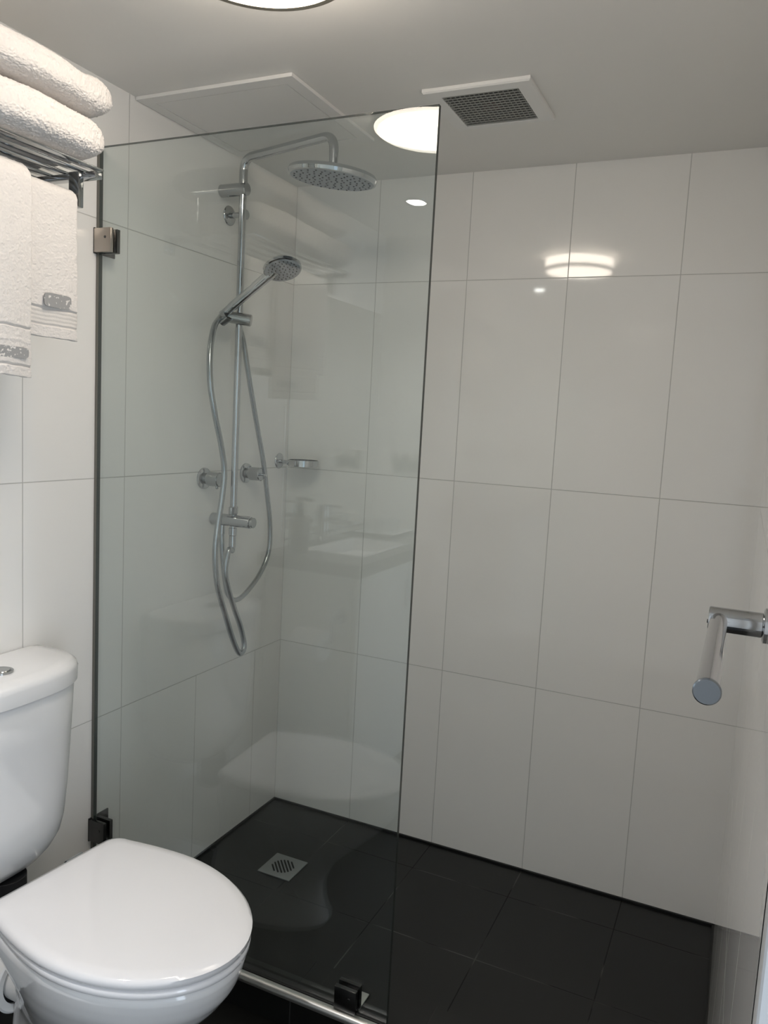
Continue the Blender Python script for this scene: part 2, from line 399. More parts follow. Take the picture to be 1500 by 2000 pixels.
# sliding holder
b = bmesh.new(); cyl(b, (0.040, RY-0.030, 1.622), (0.112, RY+0.004, 1.612), 0.0165, 0.002, 32); hold = build('slider_holder', b, M_chrome2, sc)
b = bmesh.new(); lathe(b, (0.052, RY-0.042, 1.612), (0.45, 0, 0.32), [(-0.012, 0.0125), (-0.012, 0.016), (0.016, 0.0175), (0.016, 0.0135), (-0.012, 0.0125)], 28); build('cradle', b, M_chrome2, hold)
# feed hose of the column
B = [(0.062, -0.387, 1.6), (0.06, -0.3607, 1.5616), (0.06, -0.3299, 1.4692), (0.06, -0.2824, 1.336), (0.06, -0.2362, 1.2117), (0.06, -0.2102, 1.1152), (0.06, -0.1864, 1.0161), (0.06, -0.1865, 0.9259), (0.06, -0.2316, 0.8585), (0.06, -0.3065, 0.8099), (0.06, -0.3588, 0.7974), (0.058, -0.3933, 0.8194), (0.05, -0.400, 0.8606), (0.04, -0.401, 0.9279), (0.035, -0.402, 0.9882), (0.034, -0.402, 1.005)]
b = bmesh.new(); tube(b, spline(B, 8), 0.0074, 14); build('feed_hose', b, M_hose, sc)

# ------------------------------------------------------------------ hand shower
hs = empty('hand_shower', (0.06, -0.444, 1.63), 'chrome hand shower with round grey face resting in its rail holder', 'hand shower')
h0 = Vector((0.046, -0.444, 1.622)); h1 = Vector((0.190, -0.444, 1.722)); hc = Vector((0.228, -0.444, 1.741))
b = bmesh.new(); tube(b, spline([h0, h0.lerp(h1, .35), h0.lerp(h1, .75), h1, hc-Vector((0.012, 0, 0.0))], 6), [0.0115]*4+[0.0125]*8+[0.0135]*7+[0.0150]*5+[0.018]*1, 20)
build('handle', b, M_chrome, hs)
fd = Vector((0.37, -0.28, -0.88)).normalized()
b = bmesh.new()
lathe(b, hc+Vector((0.008, 0, 0.004)), fd, [(-0.016, 0), (-0.015, 0.022), (-0.008, 0.042), (0.002, 0.0515), (0.008, 0.051), (0.010, 0.0475), (0.010, 0)], 48, mis=[0]*5+[1])
hd = build('spray_head', b, [M_chrome, M_face], hs)
b = bmesh.new(); tx, ty = frame(fd)
for ri, (rr, n) in enumerate(((0.008, 5), (0.019, 11), (0.029, 16), (0.038, 22))):
    for i in range(n):
        a = 2*pi*(i+.5*ri)/n; q = hc+Vector((0.008, 0, 0.004))+fd*0.0098+(tx*cos(a)+ty*sin(a))*rr
        lathe(b, q, fd, [(0, 0), (0, 0.0019), (0.0025, 0.0015), (0.0025, 0)], 6)
nz = build('nozzles', b, simple('spray_nozzle_rubber', (0.03, 0.03, 0.034), 0.5), hd); nz['kind'] = 'stuff'
A = [(0.055, -0.4501, 1.6338), (0.07, -0.5114, 1.5788), (0.085, -0.5459, 1.5076), (0.095, -0.5534, 1.4266), (0.1, -0.5365, 1.3461), (0.1, -0.5054, 1.2634), (0.1, -0.4881, 1.1925), (0.1, -0.4941, 1.1217), (0.1, -0.5112, 1.0374), (0.1, -0.5192, 0.9595), (0.1, -0.5036, 0.8702), (0.1, -0.4637, 0.7813), (0.095, -0.4153, 0.6938), (0.09, -0.3722, 0.6418), (0.085, -0.342, 0.6556), (0.08, -0.3567, 0.7168), (0.08, -0.391, 0.7787), (0.08, -0.4246, 0.8462), (0.08, -0.4421, 0.9018), (0.08, -0.4277, 0.9596), (0.075, -0.403, 1.0011), (0.073, -0.3988, 1.023)]
A[0] = (0.042, -0.444, 1.619); A[-1] = (RX, RY, 0.968); A[-2] = (0.0735, -0.4035, 0.955)
b = bmesh.new(); tube(b, spline(A, 8), 0.0081, 14); build('hose', b, M_hose, hs)

# ------------------------------------------------------------------ wall fittings in the shower
def flange(b, x, y, z, r, d=(1, 0, 0), th=0.006): lathe(b, (x, y, z), d, [(0, 0), (0, r-0.001), (0.0015, r), (th-0.0025, r*0.97), (th, r*0.80), (th, 0)], 40)
hk = empty('robe_hook', (0, -0.363, 1.911), 'small round chrome wall hook behind the upper shower rail', 'hook')
b = bmesh.new(); flange(b, 0.0002, -0.363, 1.911, 0.0275); build('flange', b, M_chrome, hk)
b = bmesh.new(); cyl(b, (0.006, -0.363, 1.911), (0.045, -0.363, 1.911), 0.008); cyl(b, (0.042, -0.363, 1.911), (0.062, -0.363, 1.911), 0.0135, 0.002); build('stem', b, M_chrome, hk)
def tap(y, z, lab):
    t = empty('wall_tap', (0, y, z), lab, 'tap', None)
    b = bmesh.new(); flange(b, 0.0002, y, z, 0.031, th=0.009); build('flange', b, M_chrome, t)
    b = bmesh.new(); cyl(b, (0.009, y, z), (0.022, y, z), 0.016); cyl(b, (0.020, y, z), (0.060, y, z), 0.0205, 0.002, 36); h = build('handle', b, M_chrome2, t)
    b = bmesh.new(); cyl(b, (0.045, y, z-0.012), (0.050, y-0.001, z-0.027), 0.004, 0.001, 16) if y < -.4 else cyl(b, (0.058, y, z), (0.078, y, z-0.002), 0.0042, 0.001, 16); build('lever_pin', b, M_chrome, h)
tap(-0.450, 1.163, 'chrome wall tap left of the shower rail, nearest the glass')
tap(-0.243, 1.170, 'chrome wall tap right of the shower rail, nearest the corner')
sd = empty('soap_dish', (0, -0.052, 1.203), 'round chrome soap dish ring on the wall in the corner', 'soap dish')
b = bmesh.new(); flange(b, 0.0002, -0.052, 1.203, 0.026); build('flange', b, M_chrome, sd)
b = bmesh.new(); cyl(b, (0.006, -0.052, 1.202), (0.046, -0.054, 1.200), 0.0065); cyl(b, (0.036, -0.053, 1.200), (0.042, -0.054, 1.200), 0.010); build('arm', b, M_chrome, sd)
b = bmesh.new(); rc = Vector((0.097, -0.056, 1.192)); R0 = 0.050
lathe(b, rc, (0, 0, 1), [(0, R0-0.003), (0, R0), (0.020, R0), (0.020, R0-0.003), (0, R0-0.003)], 56); build('ring', b, M_chrome, sd)
b = bmesh.new(); lathe(b, rc, (0, 0, 1), [(0.002, 0), (0.001, R0-0.006), (0.004, R0-0.003), (0.005, R0-0.006), (0.004, 0)], 48); build('dish', b, simple('frosted_dish', (0.45, 0.47, 0.47), 0.3), sd)

# ------------------------------------------------------------------ ceiling fittings
cl = empty('ceiling_lamp', (0.673, -1.224, H), 'round opal ceiling lamp with thin metal rim, switched on', 'ceiling lamp')
LX, LY, LR = 0.673, -1.224, 0.146
b = bmesh.new(); lathe(b, (LX, LY, H-0.0005), (0, 0, -1), [(0, 0), (0, LR-0.012), (0.010, LR-0.010), (0.010, 0)], 96); build('base', b, M_steel, cl)
b = bmesh.new(); lathe(b, (LX, LY, H-0.010), (0, 0, -1), [(0, LR-0.014), (0, LR-0.003), (0.040, LR-0.003), (0.040, LR-0.014)], 96); build('side_diffuser', b, M_opal, cl)
b = bmesh.new(); lathe(b, (LX, LY, H-0.048), (0, 0, -1), [(0, LR-0.008), (0, LR+0.002), (0.014, LR+0.002), (0.014, LR-0.008), (0, LR-0.008)], 96); build('metal_rim', b, simple('rim_bronze', (0.45, 0.40, 0.34), 0.3, 1.0), cl)
b = bmesh.new(); lathe(b, (LX, LY, H-0.056), (0, 0, -1), [(0, LR-0.009), (0.006, LR-0.009), (0.012, LR-0.03), (0.018, 0.07), (0.020, 0)], 96); build('lens', b, M_opal, cl)
dl = empty('downlight', (0.315, -1.97, H), 'small recessed ceiling downlight over the vanity', 'downlight')
b = bmesh.new(); lathe(b, (0.315, -1.97, H-0.0003), (0, 0, -1), [(0, 0.030), (0, 0.045), (0.004, 0.043), (0.005, 0.034), (0.002, 0.030)], 48); build('ring', b, M_chrome, dl)
b = bmesh.new(); lathe(b, (0.315, -1.97, H-0.0005), (0, 0, -1), [(0, 0), (0, 0.031), (0.002, 0.029), (0.002, 0)], 40); build('lens', b, M_led, dl)
sl = bpy.data.lights.new('downlight_beam', 'SPOT'); sl.energy = SPOT_POWER; sl.spot_size = rad(110); sl.spot_blend = 0.8; sl.shadow_soft_size = 0.03; sl.color = (1, 0.97, 0.96)
so = bpy.data.objects.new('downlight_beam', sl); so.location = (0.315, -1.97, H-0.012); COL.objects.link(so)

ef = empty('exhaust_fan', (0.795, -0.465, H), 'square white ceiling exhaust fan with grey mesh grille', 'exhaust fan')
x0, x1, y0, y1 = 0.672, 0.918, -0.582, -0.347; gx0, gx1, gy0, gy1 = 0.707, 0.884, -0.550, -0.366; ZB = H-0.0005
b = bmesh.new(); o_ = [(x0, y0), (x1, y0), (x1, y1), (x0, y1)]; i_ = [(gx0, gy0), (gx1, gy0), (gx1, gy1), (gx0, gy1)]
L = [[Vector((x, y, ZB)) for x, y in o_], [Vector((x, y, ZB-0.007)) for x, y in o_]]
ins = [(x0+.003, y0+.003), (x1-.003, y0+.003), (x1-.003, y1-.003), (x0+.003, y1-.003)]
L += [[Vector((x, y, ZB-0.010)) for x, y in ins], [Vector((x, y, ZB-0.010)) for x, y in i_], [Vector((x, y, ZB-0.002)) for x, y in i_]]
loft(b, L, True, True); build('frame', b, M_plast, ef, ang=30)
b = bmesh.new(); box(b, gx0, gx1, gy0, gy1, ZB-0.003, ZB-0.0022); build('cavity', b, M_hole, ef)
b = bmesh.new(); cyl(b, ((gx0+gx1)/2, (gy0+gy1)/2, ZB-0.003), ((gx0+gx1)/2, (gy0+gy1)/2, ZB-0.006), 0.022); build('hub', b, M_redhub, ef)
b = bmesh.new(); n = 14
for i in range(n):
    y = gy0+(gy1-gy0)*(i+.5)/n; box(b, gx0, gx1, y-0.0026, y+0.0026, ZB-0.0085, ZB-0.0070)
for i in range(16):
    x = gx0+(gx1-gx0)*(i+.5)/16; box(b, x-0.0011, x+0.0011, gy0, gy1, ZB-0.0069, ZB-0.0058)
build('grille', b, M_grid, ef)

ah = empty('access_hatch', (0.22, -0.54, H), 'large flat white ceiling access panel above the shower', 'access panel')
x0, x1, y0, y1 = 0.003, 0.437, -0.748, -0.335
b = bmesh.new(); fr = 0.032
o_ = [(x0, y0), (x1, y0), (x1, y1), (x0, y1)]; q = [(x0+fr, y0+fr), (x1-fr, y0+fr), (x1-fr, y1-fr), (x0+fr, y1-fr)]
L = [[Vector((x, y, ZB)) for x, y in o_], [Vector((x, y, ZB-0.008)) for x, y in o_], [Vector((x, y, ZB-0.008)) for x, y in q], [Vector((x, y, ZB-0.003)) for x, y in q]]
loft(b, L); build('frame', b, M_plast, ah, ang=30)
b = bmesh.new(); box(b, x0+fr+.0025, x1-fr-.0025, y0+fr+.0025, y1-fr-.0025, ZB-0.0075, ZB-0.0035); build('panel', b, M_plast, ah, smooth=False)

# ------------------------------------------------------------------ towels and rack
rk = empty('towel_rack', (0.0, -1.35, 1.79), 'chrome towel shelf rack with hanging bar on the left wall', 'towel rack')
Y0, Y1, RZ = -1.112, -1.62, 1.785
for yy in (Y0, Y1):
    b = bmesh.new(); s = 1 if yy == Y0 else -1
    box(b, 0.006, 0.250, yy-0.009, yy+0.009, RZ-0.006, RZ+0.006, 0.001); fr_ = build('side_arm', b, M_chrome, rk)
    b = bmesh.new(); box(b, 0.0003, 0.006, yy-0.02, yy+0.02, RZ-0.035, RZ+0.012, 0.001); build('wall_plate', b, M_chrome, fr_)
for k, x in enumerate((0.03, 0.075, 0.12, 0.165, 0.21, 0.248)):
    b = bmesh.new(); box(b, x-0.011, x+0.011, Y1-0.004, Y0+0.004, RZ+0.0065, RZ+0.0105, 0.0008); build('shelf_slat', b, M_chrome, rk)
for yy in (-1.122, Y1+0.02):
    b = bmesh.new(); box(b, 0.190, 0.216, yy-0.006, yy+0.006, 1.726, RZ+0.006, 0.001); build('drop_post', b, M_chrome2, rk)
b = bmesh.new(); cyl(b, (0.203, -1.128, 1.730), (0.203, Y1+0.026, 1.730), 0.008); build('hanging_bar', b, M_chrome, rk)

def fbm(p, s, o=3):
    v = 0; a = 1; q = Vector(p)*s
    for _ in range(o): v += a*noise.noise(q); q = q*2.1; a *= .5
    return v
def rough_towel(bm, amp=0.0022):
    bm.normal_update()
    d = []
    for v in bm.verts:
        n = v.normal; p = v.co
        k = fbm(p, 8, 1)*0.005 + noise.noise(p*150)*amp*0.45 + noise.noise(p*330)*amp*0.7 + random.uniform(-0.0009, 0.0011) + noise.noise(p*45)*0.0008
        d.append(n*k)
    for v, q in zip(bm.verts, d): v.co += q
def stack_towel(name, y0, y1, x0, x1, zb, zt, lab, dip=0.0, e=0.42):
    """thick folded towel lying along the rack: two layers round a front fold, seam line showing at the end"""
    bm = bmesh.new(); ny, nt = 400, 260; loops = []
    cx, cz = (x0+x1)/2, (zb+zt)/2; hx, hz = (x1-x0)/2, (zt-zb)/2
    for i in range(ny+1):
        t = i/ny; u = 2*t-1; yy = y0+(y1-y0)*(0.5+0.5*math.copysign(abs(u)**0.8, u))
        ed = min(abs(yy-y0), abs(yy-y1)); R_ = 0.052
        s = 1.0 if ed > R_ else math.sqrt(max(0.0, 1-((R_-ed)/R_)**2))
        sz = max(0.02, s); sx = 1-(1-s)*0.22
        L = []
        for k in range(nt):
            a = 2*pi*k/nt; c_, s_ = cos(a), sin(a)
            X = cx+hx*sx*math.copysign(abs(c_)**e, c_); Z = cz+hz*sz*math.copysign(abs(s_)**0.55, s_)
            Z += dip*math.exp(-((yy-(y1-0.085))/0.03)**2)*(-1 if s_ > 0 else 0)*max(0, s_)
            Z += 0.004*sin(yy*14+x0*9)
            L.append(Vector((X, yy, Z)))
        loops.append(L)
    loft(bm, loops)
    rough_towel(bm)
    o = build(name, bm, M_terry, None, ang=180); tag(o, lab, 'towel', 'folded towels on the rack'); return o
stack_towel('folded_towel', -1.63, -1.100, 0.015, 0.272, 1.803, 1.882, 'thick folded white towel lying directly on the rack, under the other')
stack_towel('folded_towel', -1.62, -1.080, 0.018, 0.268, 1.890, 1.961, 'thick folded white towel on top of the stack', dip=0.012)

def hung_towel(name, y0, y1, bx, bz, thick, zf, zb_, rr, lab, bands, dxn=0.0):
    """terry towel draped over the bar; bands = [(height above hem, z-half, kind)]"""
    t = empty(name, (bx, (y0+y1)/2, zf), lab, 'towel', None)
    def centre(s, Lf, Lb):
        # s runs from front hem (0) over the bar to the back hem
        arc = pi*rr
        if s < Lf: return Vector((bx+rr, 0, zf+s)), Vector((1, 0, 0))
        if s < Lf+arc:
            a = (s-Lf)/rr; return Vector((bx+rr*cos(a), 0, bz+rr*sin(a))), Vector((cos(a), 0, sin(a)))
        return Vector((bx-rr, 0, bz-(s-Lf-arc))), Vector((-1, 0, 0))
    Lf = bz-zf; Lb = bz-zb_; tot = Lf+Lb+pi*rr
    bm = bmesh.new(); ns, ny = 420, int(160*(abs(y1-y0)/0.3))
    def th(s):
        for (a0, a1, v) in bands:
            if a0 <= s < a1: return v(s) if callable(v) else v
        return 1.0
    outer, inner = [], []
    for i in range(ns+1):
        s = tot*i/ns; c_, n_ = centre(s, Lf, Lb); f = th(s)
        ro, ri = [], []
        for j in range(ny+1):
            y = y0+(y1-y0)*j/ny
            e_ = min(abs(y-y0), abs(y-y1)); ef_ = min(1.0, math.sqrt(max(0, 1-(1-min(e_, 0.009)/0.009)**2))+0.12)
            wav = 0.004*sin(y*38+1.3)*max(0, 1-s/Lf)*1.0 if s < Lf else 0
            jit = Vector((0, 0.0025*noise.noise(Vector((s*30, y0*7, 0))) if e_ < 0.02 else 0, -0.002*noise.noise(Vector((y*40, 2, 0)))-0.006*((y-y0)/(y1-y0)) if s < 0.1 else 0))
            base = c_+Vector((wav, y, 0))+jit
            k = (noise.noise(Vector((s*260, y*260, 3)))*0.0008+noise.noise(Vector((s*80, y*80, 7)))*0.0005+random.uniform(-0.0004, 0.0004))*(1 if f > 0.9 else 0.15)
            ro.append(bm.verts.new(base+n_*(thick*0.5*f*ef_+k))); ri.append(bm.verts.new(base-n_*(thick*0.5*ef_)))
        outer.append(ro); inner.append(ri)
    for i in range(ns):
        for j in range(ny):
            f = bm.faces.new((outer[i][j], outer[i][j+1], outer[i+1][j+1], outer[i+1][j]))
            f.material_index = 1 if th(tot*(i+.5)/ns) < 0.85 else 0
            bm.faces.new((inner[i][j], inner[i+1][j], inner[i+1][j+1], inner[i][j+1]))
        bm.faces.new((outer[i][0], outer[i+1][0], inner[i+1][0], inner[i][0])); bm.faces.new((outer[i][ny], inner[i][ny], inner[i+1][ny], outer[i+1][ny]))
    for i in (0, ns):
        for j in range(ny): bm.faces.new((outer[i][j], outer[i][j+1], inner[i][j+1], inner[i][j]))
    build('cloth', bm, [M_terry, M_band], t, ang=180)
    return t
def patch(t, y0, y1, z0, z1, x):
    b = bmesh.new(); L = []
    for dx in (0, 0.0018):
        R_ = []
        for k in range(24):
            a = 2*pi*k/24; c_, s_ = cos(a), sin(a)
            R_.append(Vector((x+dx, (y0+y1)/2+(y1-y0)/2*math.copysign(abs(c_)**.35, c_), (z0+z1)/2+(z1-z0)/2*math.copysign(abs(s_)**.35, s_))))
        L.append(R_)
    loft(b, L); build('embroidery', b, M_embro, t, smooth=False, label='grey embroidered mark')
rib = lambda s: 0.66+0.14*abs(sin(s*pi/0.0072))
ht = hung_towel('hanging_towel', -1.560, -1.138, 0.203, 1.730, 0.013, 1.480, 1.50, 0.0165,
    'white towel with grey mark hanging from the rack bar, nearest the glass', [(0, 0.020, 1.05), (0.020, 0.024, 0.5), (0.024, 0.050, rib), (0.050, 0.054, 0.5)])
patch(ht, -1.219, -1.157, 1.529, 1.554, 0.203+0.0165+0.0084)
ht = hung_towel('hanging_towel', -1.480, -1.252, 0.203, 1.730, 0.013, 1.404, 1.46, 0.0310,
    'longer white towel with frayed lower edge hanging at the left photo edge', [(0, 0.018, 1.15), (0.018, 0.021, 0.5), (0.058, 0.066, 1.12), (0.084, 0.087, 0.5)])
patch(ht, -1.365, -1.266, 1.430, 1.449, 0.203+0.0310+0.0084)

# ------------------------------------------------------------------ toilet
CY = -1.207
tl = empty('toilet', (0.35, CY, 0.0), 'white close-coupled toilet with closed lid against the left wall', 'toilet')
TR = rad(-5)
def dshape(xb, xf, hw, z, n=72, p=1.98, back=0.045, cy=-1.193, side=0.435, hbk=0.85):
    """D outline: straight back with rounded corners, parallel-ish sides, elliptical front"""
    pts = []; L = xf-xb; xm = xb+L*side
    # front half ellipse (superellipse)
    for k in range(n//2+1):
        a = -pi/2+pi*k/(n//2); c_, s_ = cos(a), sin(a)
        pts.append(Vector((xm+(xf-xm)*abs(c_)**(2/p), cy+hw*math.copysign(abs(s_)**(2/p), s_), z)))
    # side to back corner, tapering slightly
    hb = hw*hbk
    r = min(back, hb*.6, (xm-xb)*0.8)
    m_ = n//4
    seg = []
    for k in range(1, 6): t = k/6; seg.append((xm+(xb+r-xm)*t, hw+(hb-hw)*(t**1.6)))
    for k in range(m_-5):
        a = pi/2*k/(m_-6); seg.append((xb+r-r*sin(a), hb-r+r*cos(a)))
    for x, y in seg: pts.append(Vector((x, cy+y, z)))
    for x, y in reversed(seg): pts.append(Vector((x, cy-y, z)))
    c_, s_ = cos(TR), sin(TR)
    return [Vector((0.228+(q.x-0.228)*c_-(q.y-cy)*s_, cy+(q.x-0.228)*s_+(q.y-cy)*c_, q.z)) for q in pts]
# bowl
b = bmesh.new()
secs = [(0.150, 0.500, 0.098, 0.0), (0.150, 0.500, 0.098, 0.012), (0.150, 0.485, 0.090, 0.03), (0.150, 0.475, 0.085, 0.10), (0.165, 0.500, 0.092, 0.16), (0.185, 0.555, 0.118, 0.215), (0.205, 0.625, 0.150, 0.275), (0.215, 0.668, 0.170, 0.325), (0.220, 0.684, 0.178, 0.360), (0.222, 0.688, 0.181, 0.385), (0.226, 0.684, 0.178, 0.396), (0.236, 0.674, 0.168, 0.3985)]

fine = []
for (A0, A1) in zip(secs, secs[1:]):
    for k in range(6 if A1[3]-A0[3] > 0.02 else 2): fine.append(tuple(A0[i]+(A1[i]-A0[i])*k/(6 if A1[3]-A0[3] > 0.02 else 2) for i in range(4)))
fine.append(secs[-1])
for _ in range(14):      # relax the profile below the rim
    fine = [fine[0]]+[tuple((fine[i-1][j]+2*fine[i][j]+fine[i+1][j])/4 if (j < 3 and 0.02 < fine[i][3] < 0.38) else fine[i][j] for j in range(4)) for i in range(1, len(fine)-1)]+[fine[-1]]
def smst(v): v = max(0.0, min(1.0, v)); return v*v*(3-2*v)
loft(b, [dshape(a, c_, h, z, hbk=0.62+0.22*smst((z-0.20)/0.19), side=0.435, back=0.035) for a, c_, h, z in fine]); build('bowl', b, M_ceramic, tl, ang=100)
# shelf behind the bowl carrying the cistern
b = bmesh.new(); loft(b, [dshape(0.035, 0.30, w_, z, side=.8) for w_, z in ((0.045, 0.22), (0.05, 0.26), (0.05, 0.295), (0.045, 0.305), (0.04, 0.307))]); build('cistern_shelf', b, M_ceramic, tl, ang=60)
b = bmesh.new(); cyl(b, (0.11, CY, 0.3075), (0.11, CY, 0.3895), 0.040); build('gasket', b, M_dark, tl)
b = bmesh.new(); loft(b, [dshape(a, c_, h, z) for a, c_, h, z in ((0.240, 0.690, 0.181, 0.4005), (0.237, 0.694, 0.184, 0.403), (0.237, 0.694, 0.184, 0.411), (0.241, 0.689, 0.181, 0.4145))]); build('seat', b, M_seat, tl, ang=60)
b = bmesh.new(); SD = dict(back=0.032)
loft(b, [dshape(a, c_, h, z, **SD) for a, c_, h, z in ((0.236, 0.691, 0.180, 0.4165), (0.229, 0.695, 0.185, 0.4195), (0.228, 0.696, 0.186, 0.426), (0.231, 0.697, 0.184, 0.432), (0.242, 0.687, 0.179, 0.4362), (0.262, 0.666, 0.160, 0.4385), (0.33, 0.600, 0.10, 0.4395), (0.44, 0.50, 0.02, 0.440))]); build('lid', b, M_seat, tl, ang=60)
for s in (-1, 1):
    b = bmesh.new(); cyl(b, (0.222, CY+s*0.075-0.02, 0.414), (0.222, CY+s*0.075+0.02, 0.414), 0.010); build('hinge', b, M_chrome, tl)
# cistern
def cist(xb, xf, hw, z, n=64, p=2.7):
    pts = []
    for k in range(n//2+1):
        a = -pi/2+pi*k/(n//2); c_, s_ = cos(a), sin(a)
        pts.append(Vector((xb+0.03+(xf-xb-0.03)*abs(c_)**(2/p)*1.0, CY+hw*math.copysign(abs(s_)**(2/2.9), s_), z)))
    for x, y in ((xb+.012, 0.995), (xb, 0.97)): pts.append(Vector((x, CY+hw*y, z)))
    for k in range(1, 8): pts.append(Vector((xb, CY+hw*0.97*(1-2*k/8), z)))
    for x, y in ((xb, 0.97), (xb+.012, 0.995)): pts.append(Vector((x, CY-hw*y, z)))
    return pts
b = bmesh.new(); loft(b, [cist(0.003, xf, hw, z) for xf, hw, z in ((0.120, 0.085, 0.390), (0.135, 0.112, 0.396), (0.147, 0.140, 0.415), (0.156, 0.158, 0.440), (0.162, 0.166, 0.475), (0.168, 0.172, 0.55), (0.174, 0.179, 0.68), (0.178, 0.182, 0.762), (0.174, 0.178, 0.768))]); build('cistern', b, M_ceramic, tl, ang=60)
b = bmesh.new(); loft(b, [cist(0.003, xf, hw, z) for xf, hw, z in ((0.178, 0.182, 0.7695), (0.184, 0.188, 0.772), (0.185, 0.189, 0.800), (0.182, 0.186, 0.809), (0.172, 0.178, 0.8145), (0.15, 0.155, 0.8165), (0.08, 0.06, 0.817))]); build('cistern_lid', b, M_ceramic, tl, ang=60)
b = bmesh.new(); lathe(b, (0.098, CY, 0.8165), (0, 0, 1), [(0, 0), (0, 0.0235), (0.004, 0.0235), (0.005, 0.021), (0.0035, 0.019), (0.0055, 0.017), (0.0055, 0.0)], 40); build('flush_button', b, M_chrome2, tl)
# outlet: pan spigot and wall collar
b = bmesh.new(); lathe(b, (0.065, CY, 0.185), (1, 0, 0), [(0, 0.0), (0.0, 0.046), (0.23, 0.046), (0.23, 0)], 48); build('outlet_pipe', b, M_plast, tl)
b = bmesh.new(); lathe(b, (0.003, CY, 0.185), (1, 0, 0), [(0, 0.05), (0, 0.078), (0.012, 0.078), (0.020, 0.068), (0.140, 0.066), (0.160, 0.070), (0.163, 0.066), (0.161, 0.052), (0.0, 0.05)], 56); build('outlet_collar', b, M_plast, tl)
b = bmesh.new(); lathe(b, (0.153, CY, 0.185), (1, 0, 0), [(0, 0.046), (0, 0.053), (0.004, 0.053), (0.004, 0.046)], 48); build('rubber_seal', b, M_dark, tl)

# ------------------------------------------------------------------ chrome towel rail on the right wall
tr = empty('towel_rail', (W, -1.215, 1.129), 'single-post chrome towel rail on the right wall beside the doorway', 'towel rail')
tx_, tz_ = 1.394, 1.129
b = bmesh.new(); lathe(b, (W-0.0003, -1.215, tz_), (-1, 0, 0), [(0, 0), (0, 0.022), (0.004, 0.022), (0.006, 0.019), (0.006, 0)], 40); build('flange', b, M_chrome, tr)
b = bmesh.new(); cyl(b, (W-0.006, -1.215, tz_), (tx_-0.012, -1.215, tz_), 0.0155, 0.001, 40); p_ = build('post', b, M_chrome, tr)
b = bmesh.new(); cyl(b, (tx_-0.0115, -1.215, tz_-0.004), (tx_-0.0135, -1.215, tz_-0.004), 0.0025, 0.0004, 16); build('grub_screw', b, M_dark, p_)
b = bmesh.new(); cyl(b, (tx_, -1.200, tz_), (tx_, -1.525, tz_), 0.0105, 0.0008, 40); build('bar', b, simple('rail_chrome', (0.40, 0.40, 0.42), 0.08, 1.0), tr)
b = bmesh.new(); cyl(b, (tx_, -1.525, tz_), (tx_, -1.530, tz_), 0.0125, 0.0012, 40); build('end_cap', b, simple('rail_end_chrome', (0.19, 0.205, 0.22), 0.25, 1.0), tr)

# ------------------------------------------------------------------ vanity corner (seen in the reflections)
vc = empty('vanity_cabinet', (0.17, -2.02, 0.12), 'white vanity cabinet under the grey worktop, reflected in the glass', 'cabinet')
b = bmesh.new(); box(b, 0.003, 0.335, YR+0.003, -1.600, 0.14, 0.868, 0.002); build('body', b, M_white, vc, smooth=False)
for k in range(2):
    ya = -1.604-k*0.405; b = bmesh.new(); box(b, 0.336, 0.352, ya-0.400, ya, 0.142, 0.866, 0.002); d_ = build('door', b, M_white, vc, smooth=False)
    b = bmesh.new(); yh = ya-0.37 if k == 0 else ya-0.03; cyl(b, (0.360, yh, 0.70), (0.360, yh, 0.80), 0.005); cyl(b, (0.352, yh, 0.71), (0.360, yh, 0.71), 0.004); cyl(b, (0.352, yh, 0.79), (0.360, yh, 0.79), 0.004); build('handle', b, M_chrome, d_)
b = bmesh.new(); box(b, 0.003, 0.330, YR+0.003, -1.63, 0.0, 0.139); build('plinth', b, M_black, vc, smooth=False)
bx0, bx1, by0, by1 = 0.095, 0.305, -2.06, -1.715
b = bmesh.new(); ro = [(0.003, YR+0.003), (0.372, YR+0.003), (0.372, -1.565), (0.003, -1.565)]; ri = [(bx0, by0), (bx1, by0), (bx1, by1), (bx0, by1)]
Lp = [[Vector((x, y, z)) for x, y in q] for q, z in ((ri, 0.869), (ro, 0.869), (ro, 0.909), (ri, 0.909), (ri, 0.869))]
loft(b, Lp, False, False); tag(build('vanity_worktop', b, M_stone, smooth=False), 'grey stone vanity worktop reflected in the glass screen', 'worktop')
b = bmesh.new(); r2 = lambda m_, z: [Vector((x, y, z)) for x, y in ((bx0-m_, by0-m_), (bx1+m_, by0-m_), (bx1+m_, by1+m_), (bx0-m_, by1+m_))]
loft(b, [r2(0.010, 0.9092), r2(0.010, 0.9115), r2(-0.006, 0.9115), r2(-0.012, 0.84), r2(-0.03, 0.815)], False, True)
bs = build('basin', b, M_ceramic, smooth=False); tag(bs, 'white rectangular basin set into the grey worktop', 'basin')
b = bmesh.new(); cyl(b, (0.2, -1.89, 0.8155), (0.2, -1.89, 0.819), 0.018); build('waste', b, M_chrome, bs)
vt = empty('basin_mixer', (0.06, -1.888, 0.909), 'chrome basin mixer tap behind the reflected basin', 'tap')
b = bmesh.new(); cyl(b, (0.055, -1.888, 0.9095), (0.055, -1.888, 1.03), 0.022, 0.002); build('body', b, M_chrome, vt)
b = bmesh.new(); cyl(b, (0.055, -1.888, 0.995), (0.17, -1.888, 0.985), 0.012); build('spout', b, M_chrome, vt)
b = bmesh.new(); cyl(b, (0.055, -1.888, 1.031), (0.055, -1.888, 1.045), 0.02); box(b, 0.06, 0.13, -1.894, -1.882, 1.04, 1.048, .002); build('lever', b, M_chrome, vt)
sbt = empty('soap_bottle', (0.06, -1.76, 0.909), 'dark pump soap bottle beside the reflected basin', 'soap bottle')
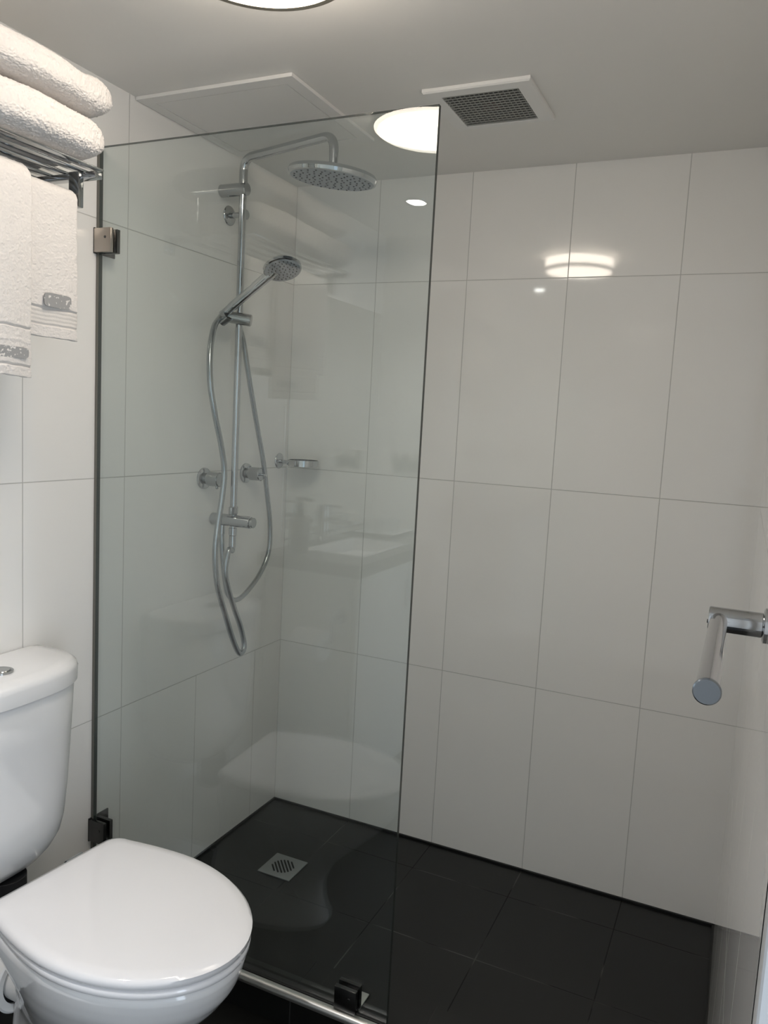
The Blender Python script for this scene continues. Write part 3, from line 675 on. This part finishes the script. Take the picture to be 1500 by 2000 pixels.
b = bmesh.new(); lathe(b, (0.10, -1.655, 0.9095), (0, 0, 1), [(0, 0), (0, 0.03), (0.003, 0.033), (0.10, 0.033), (0.118, 0.026), (0.125, 0.012), (0.135, 0.011)], 32); build('bottle', b, M_bottle, sbt)
b = bmesh.new(); cyl(b, (0.10, -1.655, 1.044), (0.10, -1.655, 1.056), 0.012); cyl(b, (0.10, -1.655, 1.054), (0.10, -1.655, 1.085), 0.004); cyl(b, (0.088, -1.655, 1.087), (0.145, -1.655, 1.085), 0.006); build('pump', b, M_bottle, sbt)
ty_ = empty('tray', (0.10, -2.27, 0.909), 'white tray at the rear corner of the worktop', 'tray')
b = bmesh.new(); loft(b, [[Vector((x, y, z)) for x, y in ((.05-m_, -2.38-m_*.5), (.20+m_, -2.38-m_*.5), (.20+m_, -2.18+m_), (.05-m_, -2.18+m_))] for m_, z in ((0, 0.9095), (0.01, 0.918), (0.008, 0.919), (-0.002, 0.912))]); build('dish', b, M_ceramic, ty_, smooth=False)
cup0 = None
for k, (cx_, cy_) in enumerate(((0.085, -2.22), (0.085, -2.285), (0.155, -2.22), (0.155, -2.285))):
    if cup0 is None:
        b = bmesh.new(); lathe(b, (cx_, cy_, 0.9125), (0, 0, 1), [(0, 0), (0, 0.022), (0.055, 0.027), (0.056, 0.025), (0.003, 0.020), (0.003, 0)], 28)
        cup0 = build('tumbler', b, M_cup); o = cup0
    else:
        o = cup0.copy(); COL.objects.link(o); o.location = cup0.location+Vector((cx_-0.085, cy_+2.22, 0))
    tag(o, 'pale tumbler on the white tray, '+('nearest the wall and the basin', 'in the corner between the walls', 'on the room side towards the basin', 'on the room side by the end wall')[k], 'tumbler', 'tumblers on the tray')
b = bmesh.new(); box(b, 0.0005, 0.006, YR+0.02, -1.70, 0.93, 1.78, 0.001); mi = build('mirror', b, M_mirror, smooth=False); tag(mi, 'frameless wall mirror above the vanity worktop', 'mirror')
ou = empty('power_outlet', (0.15, YR, 1.19), 'double power outlet with steel plate on the wall beside the mirror', 'power outlet')
b = bmesh.new(); box(b, 0.085, 0.200, YR+0.0003, YR+0.009, 1.150, 1.223, 0.002); build('plate', b, M_steel, ou)
for xx in (0.115, 0.170):
    b = bmesh.new(); box(b, xx-0.009, xx+0.009, YR+0.0095, YR+0.013, 1.196, 1.216, 0.001); build('switch', b, M_white, ou)
    b = bmesh.new(); box(b, xx-0.010, xx-0.007, YR+0.0093, YR+0.0102, 1.170, 1.180); box(b, xx+0.007, xx+0.010, YR+0.0093, YR+0.0102, 1.170, 1.180); box(b, xx-0.0015, xx+0.0015, YR+0.0093, YR+0.0102, 1.157, 1.167); build('socket', b, M_dark, ou, smooth=False)
rh = empty('toilet_roll_holder', (0.22, -1.600, 0.70), 'chrome toilet roll holder on the side of the vanity', 'toilet roll holder')
b = bmesh.new(); cyl(b, (0.295, -1.5995, 0.735), (0.295, -1.590, 0.735), 0.024); build('flange', b, M_chrome, rh)
b = bmesh.new(); tube(b, fillet([(0.295, -1.590, 0.735), (0.295, -1.545, 0.735), (0.295, -1.545, 0.660), (0.165, -1.545, 0.660)], 0.012, 6), 0.006, 14); build('arm', b, M_chrome, rh)
b = bmesh.new(); lathe(b, (0.172, -1.545, 0.660-0.012), (1, 0, 0), [(0, 0.0188), (0, 0.046), (0.002, 0.048), (0.100, 0.048), (0.102, 0.046), (0.102, 0.0188), (0, 0.0188)], 44)
tp = build('toilet_roll', b, M_paper); tag(tp, 'white toilet paper roll on the holder beside the toilet', 'toilet roll')
